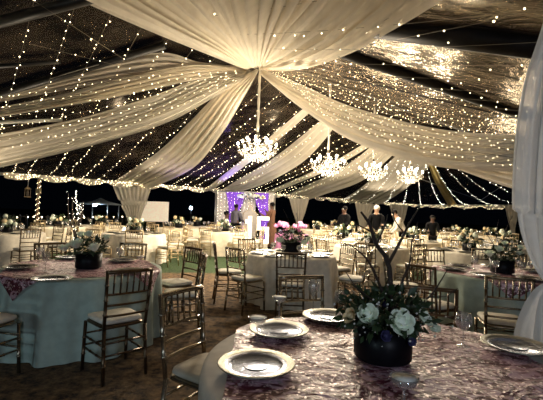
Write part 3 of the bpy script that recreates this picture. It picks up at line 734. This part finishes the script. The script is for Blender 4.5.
put_chair(-2.0, 5.4, *T2, 'chiavari chair directly behind the left rose centerpiece', 'mid')
put_chair(-2.82, 5.1, *T2, 'brown chiavari chair behind the glasses of the left table', 'full', 'bronze')
put_chair(-3.2, 4.4, *T2, 'pale chiavari chair at the far left of the left table', 'full')

# ---- centre table
T3 = (.36, 6.4)
banquet_table(*T3, .70, 'round table hidden under the ivory cloth in the centre')
tablecloth(*T3, .72, 'cloth', 'ivory floor-length tablecloth of the centre table', 9, .075, seed=3)
table_setting(*T3, 8, 'the centre table below the second chandelier', .53)
centerpiece(.36, 6.4, ZT, 'dark vase with pale flowers on the centre table', 1.25, [(-.2, -.12, .22, .07), (.2, -.12, .2, .08), (.26, 0, .25, .07), (0, -.1, .36, .05), (-.1, .1, .36, .06, 'rose_pink'), (.1, .05, .38, .06, 'rose_pink')], 6, branches=[([(.36, 6.4, 1), (.3, 6.4, 1.3), (.2, 6.4, 1.5)], .008), ([(.36, 6.4, 1), (.45, 6.4, 1.25), (.42, 6.4, 1.45)], .008)])
put_chair(-.33, 5.66, *T3, 'chiavari chair at the front left of the centre table')
put_chair(-.64, 6.2, *T3, 'chiavari chair at the left of the centre table, behind its neighbour', wood='bronze')
put_chair(.30, 5.33, *T3, 'dark-railed chiavari chair with its back to us at the centre table', wood='bronze')
put_chair(1.30, 5.95, *T3, 'chiavari chair at the right of the centre table')
put_chair(-.3, 7.25, *T3, 'chiavari chair at the far left of the centre table', 'mid'); put_chair(.55, 7.5, *T3, 'chiavari chair directly behind the centre flowers', 'mid')
put_chair(1.25, 7.0, *T3, 'chiavari chair at the far right of the centre table', 'mid')

# ---- right table
T4 = (2.98, 4.98)
banquet_table(*T4, .8, 'round table hidden under the pale cloth on the right')
tablecloth(*T4, .82, 'cloth_cool_tint', 'pale tablecloth of the right table beside the curtain, cool light tinted in', 10, .05, seed=4)
overlay(*T4, .82, .74, .4, 'mauve sequined overlay on the right table under dark flowers')
for k in range(7):
    a = 2*PI*k/7+.3; charger(T4[0]+.58*math.cos(a), T4[1]+.58*math.sin(a), ZT+.004, ['charger plate on the right table, ' + s for s in ('right of the flowers', 'behind the flowers', 'at the far left side', 'at its left edge', 'at its front left edge', 'at its front edge', 'at its front right edge')][k], 'chargers on the right table')
    a += .12; glass('balloon', T4[0]+.33*math.cos(a), T4[1]+.33*math.sin(a), ZT+.003, 'stemmed glass among the settings of the right table', 'glasses on the right table')
centerpiece(2.98, 4.95, ZT, 'dark vase of leafy flowers and twigs on the right table', 1.1, [(-.22, -.1, .25, .07), (-.12, -.13, .31, .06), (.15, -.1, .27, .06), (.23, 0, .33, .05), (0, -.05, .38, .045)], 8, branches=[([(2.98, 4.95, 1), (3.0, 4.95, 1.25), (3.1, 4.95, 1.5)], .008), ([(2.98, 4.95, 1), (2.9, 4.95, 1.25), (2.93, 4.95, 1.45)], .008), ([(2.98, 4.95, 1), (2.85, 4.95, 1.15), (2.75, 4.95, 1.3)], .006)])
put_chair(2.28, 3.78, *T4, 'chiavari chair seen from behind at the right table, beside the curtain', rot=.22)
put_chair(1.86, 4.35, *T4, 'dark chiavari chair at the left of the right table', wood='bronze')
put_chair(2.75, 6.15, *T4, 'pale gold chiavari chair behind the right table', cush='cushion')
put_chair(3.7, 5.95, *T4, 'chiavari chair behind the dark flowers of the right table', 'mid')
put_chair(1.9, 5.5, *T4, 'chiavari chair at the far left of the right table', 'mid')

# ---- the other tables, row by row
far = [  # x px, distance, description, roses
 (372, 8.7, 'the table behind the front branches', 8), (470, 8.3, 'the table right behind the right table', 8), (8, 9.0, 'the table by the light-wrapped post', 7), (136, 10.3, 'the table in front of the widest curtain', 8),
 (60, 12.3, 'the table behind the light-wrapped trunk', 8), (226, 12.9, 'the table before the purple backdrop', 8), (180, 14.2, 'the table right of the pale screen', 8),
 (103, 14.3, 'the far table under the outdoor canopy light', 7), (342, 11.2, 'the table behind the centre table', 8), (350, 15, 'the table beside the dark standing guests', 7), (318, 17, 'the rear table right of the gathered curtain', 7),
 (415, 11.2, 'the table before the person in white', 8), (465, 12.5, 'the table below the fanned light strings', 8), (508, 10.3, 'the table behind the right flowers', 8),
 (432, 15.5, 'the rear table before the seated guest', 7), (490, 16, 'the rear table near the far right corner', 7), (392, 17.5, 'the rearmost table behind the guests', 6), (335, 20.5, 'the last table along the rear eave', 6), (455, 20, 'the last table near the far end wall', 6), (198, 16.2, 'the rear table left of the stage', 6)]
PEOPLE = [((px-271.5)/F*Y, Y) for px, Y in ((236.5, 16.4), (272.5, 15.6), (227, 15.6), (345, 13.4), (377, 12.9), (405, 13.0), (433, 13.6), (250, 14.6), (263, 14.6), (76, 11.2), (250, 17.2), (39, 14.5))]
ALLT = [((px-271.5)/F*Y, Y, .8) for px, Y, _, _ in far] + [(.72, 12.9, .55)] + TB
def clear(x, y, own):
    if any(math.hypot(x-a, y-b) < .50 for a, b in CH) or any(math.hypot(x-a, y-b) < .52 for a, b in PEOPLE): return False
    return not any((a, b) != own and math.hypot(x-a, y-b) < r_+.28 for a, b, r_ in ALLT)
for i, (px, Y, desc, nch) in enumerate(far):
    x = (px-271.5)/F*Y; y = Y; mat = 'cloth' if Y < 11 else 'cloth_far'
    tablecloth(x, y, .8, mat if i else 'cloth', 'floor-length ivory cloth on '+desc, 11, .05, seed=20+i, n=66)
    rnd = random.Random(i)
    centerpiece(x, y, ZT, 'dark vase of pale flowers on '+desc, 1.1, [(rnd.uniform(-.2, .2), rnd.uniform(-.15, .05), rnd.uniform(.18, .38), rnd.uniform(.05, .075), rnd.choice(['rose_white', 'rose_cream'])) for _ in range(6)], 40+i, far=True)
    if Y < 13:
        table_setting(x, y, 6 if Y > 9 else 8, desc, .56, i)
    else:
        for k in range(5):
            a = 1.26*k+.5; glass('balloon', x+.5*math.cos(a), y+.5*math.sin(a), .765, 'stemmed glass on the %s of %s' % (side[int(round(a/(PI/4))) % 8], desc), 'glasses on '+desc, s=1.3)
    off = rnd.uniform(0, .5)
    for k in range(nch):
        a = 2*PI*k/nch + off; cxx, cyy = x+1.12*math.cos(a), y+1.12*math.sin(a)
        if not clear(cxx, cyy, (x, y)): continue
        lod = 'mid' if Y < 10.5 else 'far'
        idx = int(round(a/(PI/4))) % 8
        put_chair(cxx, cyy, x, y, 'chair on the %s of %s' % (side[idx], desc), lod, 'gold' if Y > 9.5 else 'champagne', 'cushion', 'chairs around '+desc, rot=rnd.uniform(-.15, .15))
        
# ------------------------------------------------------------------ stage: backdrop, number sign, throne
bk = [(217, 229, 'white', 'white backdrop curtain left of the purple drapes'), (242, 256, 'white', 'white backdrop curtain between the two purple drapes'), (267, 274, 'white', 'white backdrop curtain right of the purple drapes')]
for x0, x1, _, lab in bk:
    a, b_ = at(x0, 192, 18.2), at(x1, 194, 18.2); a.z = b_.z = 2.36
    drape([a, a.lerp(Vector((a.x, a.y, .02)), .5), Vector((a.x, a.y, .02))], [b_, b_.lerp(Vector((b_.x, b_.y, .02)), .5), Vector((b_.x, b_.y, .02))], lab, 4, .05, M['shirt'], 12, 30, 'backdrop_curtain', 0, 'stage backdrop', (1, 1, 1))
for (xs, lab) in ((((226, 244), (228, 243), (229, 236), (226, 237)), 'left purple backdrop drape, tied to one side'), (((254, 269), (256, 268), (261, 269), (258, 270)), 'right purple backdrop drape, tied to one side')):
    ys = (193, 203, 219, 245)
    A = [at(xs[i][0], ys[i], 17.95) for i in range(4)]; B = [at(xs[i][1], ys[i], 17.95) for i in range(4)]
    A[0].z = B[0].z = 2.34; A[3].z = B[3].z = .03
    drape(A, B, lab, 5, .05, M['purple'], 30, 30, 'purple_drape', 0, 'stage backdrop', (1, 1, 1))
a, b_ = at(216, 192, 18.3), at(275, 194, 18.3); a.z = b_.z = 2.38
fr = empty('backdrop_frame', (a.x, a.y, 0)); MB().tube([(0, 0, 2.38), (b_.x-a.x, 0, 2.38)], .03).build('crossbar', M['steel'], fr)
for dx in (0, b_.x-a.x): MB().tube([(dx, 0, 0), (dx, 0, 2.4)], .03).build('pole', M['steel'], fr)
tag(fr, 'metal pipe frame carrying the stage backdrop', 'frame')
for i in range(16):
    x = 218+3.4*i; p = at(x, 197, 17.8); light_string([Vector((p.x, p.y, 2.36)), Vector((p.x, p.y, .02))], 'vertical string of tiny lights on the stage backdrop', 'backdrop light strings', .010, .14, 'fairy_white')
gl = empty('flower_garland', at(251, 196, 17.55)); rnd = random.Random(5)
for k in range(26):
    t = k/25; MB().ball(((t-.5)*1.15, rnd.uniform(-.05, .05), .05*math.sin(PI*t)+rnd.uniform(-.06, .07)-.05), rnd.uniform(.05, .085), 7, 5).build('flower', M[['rose_white', 'rose_cream', 'rose_white', 'cap_white'][k % 4]], gl)
fb = MB(); leaves(fb, (0, 0, 0), (.6, .08, .12), 80, .12, rnd); fb.build('foliage', M['leaf'], gl)
tag(gl, 'white flower garland across the top of the stage backdrop', 'garland')
def digit(px, boxes, label):
    p = at(px, 216, 14.6); e = empty('number_sign', (p.x, 14.6, 0)); b = MB()
    for (x0, x1, z0, z1) in boxes: b.box(((x0+x1)/2, 0, (z0+z1)/2), ((x1-x0)/2, .09, (z1-z0)/2))
    b.build('case', M['sign_white'], e); MB().box((0, 0, .13), (.21, .12, .13)).build('plinth', M['shirt'], e); q = MB(); n = 0
    for (x0, x1, z0, z1) in boxes:
        nx, nz = max(1, round((x1-x0)/.12)), max(1, round((z1-z0)/.12))
        for i in range(nx):
            for j in range(nz): q.ball((x0+(i+.5)*(x1-x0)/nx, -.10, z0+(j+.5)*(z1-z0)/nz), .02, 6, 4)
    o = q.build('marquee_bulbs', M['bulb'], e); o['kind'] = 'stuff'; tag(e, label, 'sign', 'marquee number 15')
digit(250, [(-.07, .09, .40, 1.29), (-.17, -.07, 1.0, 1.16), (-.18, .2, .26, .40)], 'glowing white marquee numeral 1 standing before the stage')
digit(263, [(-.22, .25, 1.14, 1.29), (-.22, -.08, .90, 1.14), (-.22, .25, .76, .90), (.11, .25, .42, .76), (-.22, .25, .26, .42)], 'glowing white marquee numeral 5 right of the numeral 1')
th = empty('throne_chair', (at(250, 215, 17.2).x, 17.2, 0))
b = MB(); prof = []
for k in range(25):
    t = -1+2*k/24; prof.append((t*.30, 1.38+.30*math.exp(-(t*2.2)**2) + .05*math.cos(t*9)))
P = [[Vector((x, y, z0+(z-z0)*q)) for (x, z) in prof] for y, q, z0 in ((-.0, 0, .5), (-.03, .5, .5), (0, 1, .5))]
b.grid(P); b.grid([[p+Vector((0, .09, 0)) for p in r] for r in P]); b.build('backrest', M['cushion_front'], th)
MB().tube([(x, .045, z) for x, z in prof], .035, 6).build('crest', M['gold'], th)
MB().box((0, -.25, .45), (.3, .27, .08)).build('seat', M['cushion_front'], th)
for sx in (-1, 1):
    MB().tube([(sx*.3, .04, .45), (sx*.3, .04, 1.4)], .035, 6).build('back_post', M['gold'], th); MB().tube([(sx*.31, .0, .72), (sx*.33, -.25, .74), (sx*.32, -.48, .70), (sx*.31, -.5, .45)], .03, 6).build('armrest', M['gold'], th)
    for yy in (0, -.48): MB().tube([(sx*.27, yy, .4), (sx*.29, yy-.02, .2), (sx*.27, yy, 0)], [.04, .03, .035], 6).build('leg', M['gold'], th)
tag(th, 'white and gold high-backed throne chair on the stage', 'chair')
# pink dessert table beside the sign
p = (.72, 12.9); tablecloth(*p, .55, 'pink_cloth', 'pink tablecloth on the small table behind centre flowers', 9, .04, seed=77, n=60)
for i, (dx, r, lab) in enumerate(((-.35, .1, 'pink flower arrangement left on the small pink table'), (.25, .1, 'pink flower arrangement right on the small pink table'))):
    e = empty('pink_bouquet', (p[0]+dx, p[1], .765)); MB().lathe([(.001, 0), (.08, 0), (.1, .12), (.09, .12), (.001, .1)], 12).build('bowl', M['silver'], e)
    rnd = random.Random(i)
    for k in range(16):
        d = Vector([rnd.gauss(0, 1) for _ in range(3)]).normalized(); MB().ball((d.x*.2, d.y*.12, .24+abs(d.z)*.12), .07, 6, 4).build('flower', M['rose_pink'], e)
    tag(e, lab, 'bouquet')

# ------------------------------------------------------------------ left background
p0 = at(39, 182, 14.5); po = empty('tent_post', (p0.x, p0.y, 0)); MB().tube([(0, 0, 0), (0, 0, 2.4)], .05, 10).build('pole', M['plank'], po)
b = MB()
for k in range(80): a = k*.9; b.octa((.065*math.cos(a), .065*math.sin(a), .1+k*2.3/80), .010)
o = b.build('fairy_lights', M['fairy'], po); o['kind'] = 'stuff'
MB().box((0, 0, 1.95), (.07, .07, .10)).build('junction_lamp', M['gold'], po); tag(po, 'tent post wrapped in fairy lights at the left', 'post')
q = at(28, 186, 14.38); la = empty('hanging_lantern', (q.x, q.y, q.z-.42))
MB().tube([(0, 0, .4), (0, 0, 2.49-q.z+.42)], .008, 5).build('chain', M['steel'], la); MB().lathe([(.001, .4), (.1, .33), (.11, .3)], 10).build('hood', M['gold'], la); MB().lathe([(.11, 0), (.11, .03), (.001, .03)], 10).build('tray', M['gold'], la)
for k in range(4): a = PI/4+k*PI/2; MB().tube([(.09*math.cos(a), .09*math.sin(a), .02), (.09*math.cos(a), .09*math.sin(a), .32)], .008, 5).build('frame_bar', M['gold'], la)
tag(la, 'small open metal lantern hanging left of the wrapped post', 'lantern')
tr = empty('lit_tree', (at(76, 230, 11.2).x, 11.2, 0)); b = MB(); l = MB(); rnd = random.Random(3)
for k in range(6):
    a = rnd.uniform(0, 6.28); pts = [Vector((0, 0, 0)), Vector((.04*math.cos(a), .04*math.sin(a), .6)), Vector((.25*math.cos(a), .25*math.sin(a), 1.1)), Vector((.3*math.cos(a), .3*math.sin(a), 1.3+rnd.random()*.5))]
    pts = cat_interp(pts, 12); b.tube(pts, [.035-.0025*i for i in range(12)], 5)
    for q_ in pts[2:]:
        for _ in range(1): l.octa(q_ + Vector([rnd.gauss(0, .04) for _ in range(3)]), .007)
b.build('branches', M['bark'], tr); o = l.build('fairy_lights', M['fairy_white'], tr); o['kind'] = 'stuff'
light = [tag(tr, 'small bare tree trunk wrapped in white fairy lights', 'tree')]
light_string(sag(at(76, 190, 14), at(77, 215, 12), .05), 'light string dropping from the eave to the wrapped small tree', None, .014, .12, 'fairy_white')
light_string([at(x, 217+(.3*math.sin(x)), 20) for x in range(-20, 130, 6)], 'low line of lights on the far fence at the left', None, .035, .45, 'fairy')
fe = at(0, 220, 20.3); fc = empty('fence', (at(60, 225, 20.3).x, 20.3, 0))
for k in range(26): MB().box((-5+k*.36, 0, .45), (.04, .02, .45)).build('picket', M['dark_metal'], fc)
MB().box((-.5, .03, .8), (4.7, .02, .03)).build('rail', M['dark_metal'], fc); tag(fc, 'low dark fence beyond the tent at the left', 'fence')
c = at(100, 205, 24); ca = empty('garden_canopy', (c.x, 24, 0))
MB().lathe([(.02, c.z+.45), (.5, c.z+.25), (1.3, c.z+.08), (1.3, c.z+.02), (.02, c.z+.3)], 4).build('roof', M['tent_white'], ca)
for sx in (-1, 1):
    for sy in (-1, 1): MB().tube([(sx*.85, sy*.85, 0), (sx*.85, sy*.85, c.z+.1)], .03, 6).build('pole', M['steel'], ca)
MB().ball((.1, -.9, c.z+.0), (.14, .06, .10), 10, 6).build('lamp', M['led_blue'], ca); tag(ca, 'small white outdoor canopy with a bright cool lamp', 'canopy')
lamp('canopy_lamp', 'POINT', (c.x+.1, 22.9, c.z-.05), 60, (.6, .8, 1), .1)
q0, q1 = at(139, 201, 18.8), at(168, 222, 18.8)
sc = empty('projection_screen', ((q0.x+q1.x)/2, 18.8, 0)); hw = (q1.x-q0.x)/2
MB().box((0, 0, (q0.z+q1.z)/2), (hw, .03, (q0.z-q1.z)/2)).build('panel', M['screen'], sc)
for s in (-1, 1): MB().tube([(s*hw*.8, .05, 0), (s*hw*.8, .05, q0.z)], .025, 6).build('leg', M['dark_metal'], sc)
tag(sc, 'pale blank screen standing beyond the widest curtain', 'screen')
q = at(191, 208, 21); o = MB().ball((0, 0, 0), .085, 10, 8).build('garden_globe_lamp', M['led_blue']); o.location = q
MB().tube([(0, 0, -q.z), (0, 0, -.05)], .025, 6).build('pole', M['dark_metal'], o); tag(o, 'small round white lamp glowing in the dark right of the screen', 'lamp')

# ------------------------------------------------------------------ people
def skin_mesh(name, verts, edges, radii, mat, parent, root=0, sub=1):
    me = bpy.data.meshes.new(name); me.from_pydata([tuple(v) for v in verts], edges, []); me.materials.append(mat)
    o = bpy.data.objects.new(name, me); COL.objects.link(o); o.parent = parent
    s = o.modifiers.new('skin', 'SKIN'); s.use_smooth_shade = True
    sv = me.skin_vertices[0].data
    for i, r in enumerate(radii): sv[i].radius = (r, r) if not isinstance(r, tuple) else r; sv[i].use_root = (i == root)
    m = o.modifiers.new('sub', 'SUBSURF'); m.levels = sub; m.render_levels = sub
    return o
def person(px, Y, z0, face, label, top, bottom, skinm='skin', pose='stand', lean=0, arms=((0, 0), (0, 0)), hat=None, long_robe=False, s=1.0, hairm='hair'):
    """arms: per side (forward raise, elbow bend) in radians; face: heading in radians, 0 = away from the camera"""
    e = empty('person', ((px-271.5)/F*Y, Y, z0), face); hip = .93 if pose == 'stand' else .52
    V = {}; R_ = {}
    L = Matrix.Rotation(-lean, 3, 'X')
    def up(x, y, z): return Vector((0, 0, hip)) + L @ Vector((x, y, z))
    V['pel'] = Vector((0, 0, hip)); V['waist'] = up(0, 0, .18); V['chest'] = up(0, 0, .38); V['neck0'] = up(0, 0, .52); V['neck'] = up(0, .01, .58); V['jaw'] = up(0, .02, .65); V['crown'] = up(0, .015, .78)
    R_.update(pel=(.15, .11), waist=(.13, .095), chest=(.155, .11), neck0=(.09, .07), neck=.055, jaw=.078, crown=.082)
    E = [('pel', 'waist'), ('waist', 'chest'), ('chest', 'neck0'), ('neck0', 'neck'), ('neck', 'jaw'), ('jaw', 'crown')]
    hands = []
    for sd, (fw, el) in zip((-1, 1), arms):
        k = 'LR'[sd > 0]; sh = Vector((sd*.19, 0, .46)); d1 = Vector((sd*.12, math.sin(fw), -math.cos(fw))).normalized(); d2 = Vector((-sd*.02, math.sin(fw+el), -math.cos(fw+el))).normalized()
        V['sh'+k] = up(*sh); V['el'+k] = up(*(sh+d1*.29)); V['wr'+k] = up(*(sh+d1*.29+d2*.25)); V['ha'+k] = up(*(sh+d1*.29+d2*.32))
        R_.update({'sh'+k: .062, 'el'+k: .045, 'wr'+k: .03, 'ha'+k: (.04, .02)}); E += [('neck0', 'sh'+k), ('sh'+k, 'el'+k), ('el'+k, 'wr'+k), ('wr'+k, 'ha'+k)]
        hands.append((V['ha'+k], (L @ d2).normalized(), sd))
        if pose == 'stand': V['hp'+k] = Vector((sd*.09, 0, hip-.06)); V['kn'+k] = Vector((sd*.10, .02, .48)); V['an'+k] = Vector((sd*.10, -.01, .09)); V['to'+k] = Vector((sd*.11, .14, .04))
        else: V['hp'+k] = Vector((sd*.09, .03, hip)); V['kn'+k] = Vector((sd*.11, .42, .50)); V['an'+k] = Vector((sd*.11, .40, .09)); V['to'+k] = Vector((sd*.12, .54, .04))
        R_.update({'hp'+k: .088, 'kn'+k: .058, 'an'+k: .04, 'to'+k: .034}); E += [('pel', 'hp'+k), ('hp'+k, 'kn'+k), ('kn'+k, 'an'+k), ('an'+k, 'to'+k)]
    def mk(name, keys, grow, mat, root, override={}):
        ks = [k for k in V if k in keys]; ix = {k: i for i, k in enumerate(ks)}
        rr_ = []
        for k in ks:
            r = override.get(k, R_[k]); r = r if isinstance(r, tuple) else (r, r); rr_.append((r[0]+grow, r[1]+grow))
        return skin_mesh(name, [V[k] for k in ks], [(ix[a], ix[b]) for a, b in E if a in ix and b in ix], rr_, mat, e, ix[root])
    body = mk('body', set(V), 0, M[skinm], 'pel')
    mk('jacket' if not long_robe else 'robe', {'pel', 'waist', 'chest', 'neck0', 'shL', 'shR', 'elL', 'elR', 'wrL', 'wrR'}, .018, M[top], 'waist', {'pel': (.16, .13)})
    if long_robe: MB().lathe([(.17, hip+.05), (.19, hip-.2), (.22, .4), (.26, .08), (.25, .08), (.15, hip)], 16).build('robe_skirt', M[top], e)
    else: mk('trousers', {'pel', 'hpL', 'hpR', 'knL', 'knR', 'anL', 'anR'}, .016, M[bottom], 'pel')
    for k in 'LR': o = MB().ball(V['to'+k] - Vector((0, .06, 0)), (.048, .13, .04), 8, 5).build('shoe', M['black'], e)
    # face and hair
    hc = up(0, .015, .71); fy = L @ Vector((0, 1, 0)); fz = L @ Vector((0, 0, 1))
    for sx in (-1, 1):
        MB().ball(hc + fy*.088 + Vector((sx*.032, 0, 0)) + fz*.012, .012, 6, 4).build('eye', M['cap_white'], e); MB().ball(hc + Vector((sx*.088, 0, 0)), (.012, .02, .03), 6, 4).build('ear', M[skinm], e)
    MB().ball(hc + fy*.105 - fz*.015, (.014, .018, .025), 6, 4).build('nose', M[skinm], e); MB().ball(hc + fy*.09 - fz*.055, (.026, .008, .008), 6, 4).build('mouth', M['rose_cream' if 0 else skinm], e)
    MB().ball(hc - fy*.018 + fz*.035, (.097, .102, .092), 12, 8).build('hair' if not hat else 'cap', M[hat or hairm], e)
    for hp, d, sd in hands:
        b = MB(); side_ = Vector((0, 1, 0)).cross(d); side_ = side_.normalized() if side_.length > .1 else Vector((1, 0, 0))
        for f in range(4):
            o_ = hp + side_*(-.027+.018*f); ln = (.065, .075, .07, .055)[f]; cr = d.cross(side_)*.02
            b.tube([o_, o_+d*ln*.5+cr*.3, o_+d*ln+cr], [.009, .008, .006], 5)
        b.tube([hp - d*.03 + side_*.03*-sd, hp + side_*.055*-sd, hp + d*.03 + side_*.06*-sd], [.011, .010, .007], 5); b.build('fingers', M[skinm], e)
    e.scale = (s, s, s); tag(e, label, 'person'); return e
person(236.5, 16.4, 0, -.5, 'person in a grey suit standing in front of the left purple drape', 'suit_grey', 'suit_dark', arms=((.1, .2), (.3, .8)))
person(272.5, 15.6, 0, 1.1, 'person in a long brown robe raising one hand right of the numeral 5', 'robe', 'robe', arms=((.5, 1.7), (.9, 1.6)), long_robe=True, s=1.06)
sp = person(227, 15.6, 0, -1.5, 'seated person in a tan jacket left of the person in grey suit', 'tan_shirt', 'suit_dark', pose='sit', arms=((.3, .8), (.3, .8)), s=1.08)
put_chair(sp.location.x, 15.6, sp.location.x+1, 15.6, 'gold chiavari chair under the seated person in tan', 'far', 'gold', 'cushion', None)
person(345, 13.4, 0, 2.2, 'person in dark clothes standing left of the white-capped guest', 'suit_dark', 'suit_dark', arms=((.3, 1.3), (.3, 1.2)))
person(377, 12.9, 0, 2.8, 'person in dark clothes wearing a white cap', 'suit_dark', 'suit_dark', arms=((.4, 1.2), (.3, 1.2)), hat='cap_white', skinm='skin_light', s=1.03)
person(405, 13.0, 0, 1.4, 'person in a white shirt leaning forward over a table', 'shirt', 'suit_dark', arms=((.7, .5), (.8, .4)), lean=.45, skinm='skin_light')
person(433, 13.6, 0, 2.9, 'person in black standing behind the right rear tables', 'suit_dark', 'suit_dark', arms=((.4, 1.2), (.4, 1.2)), s=.88)
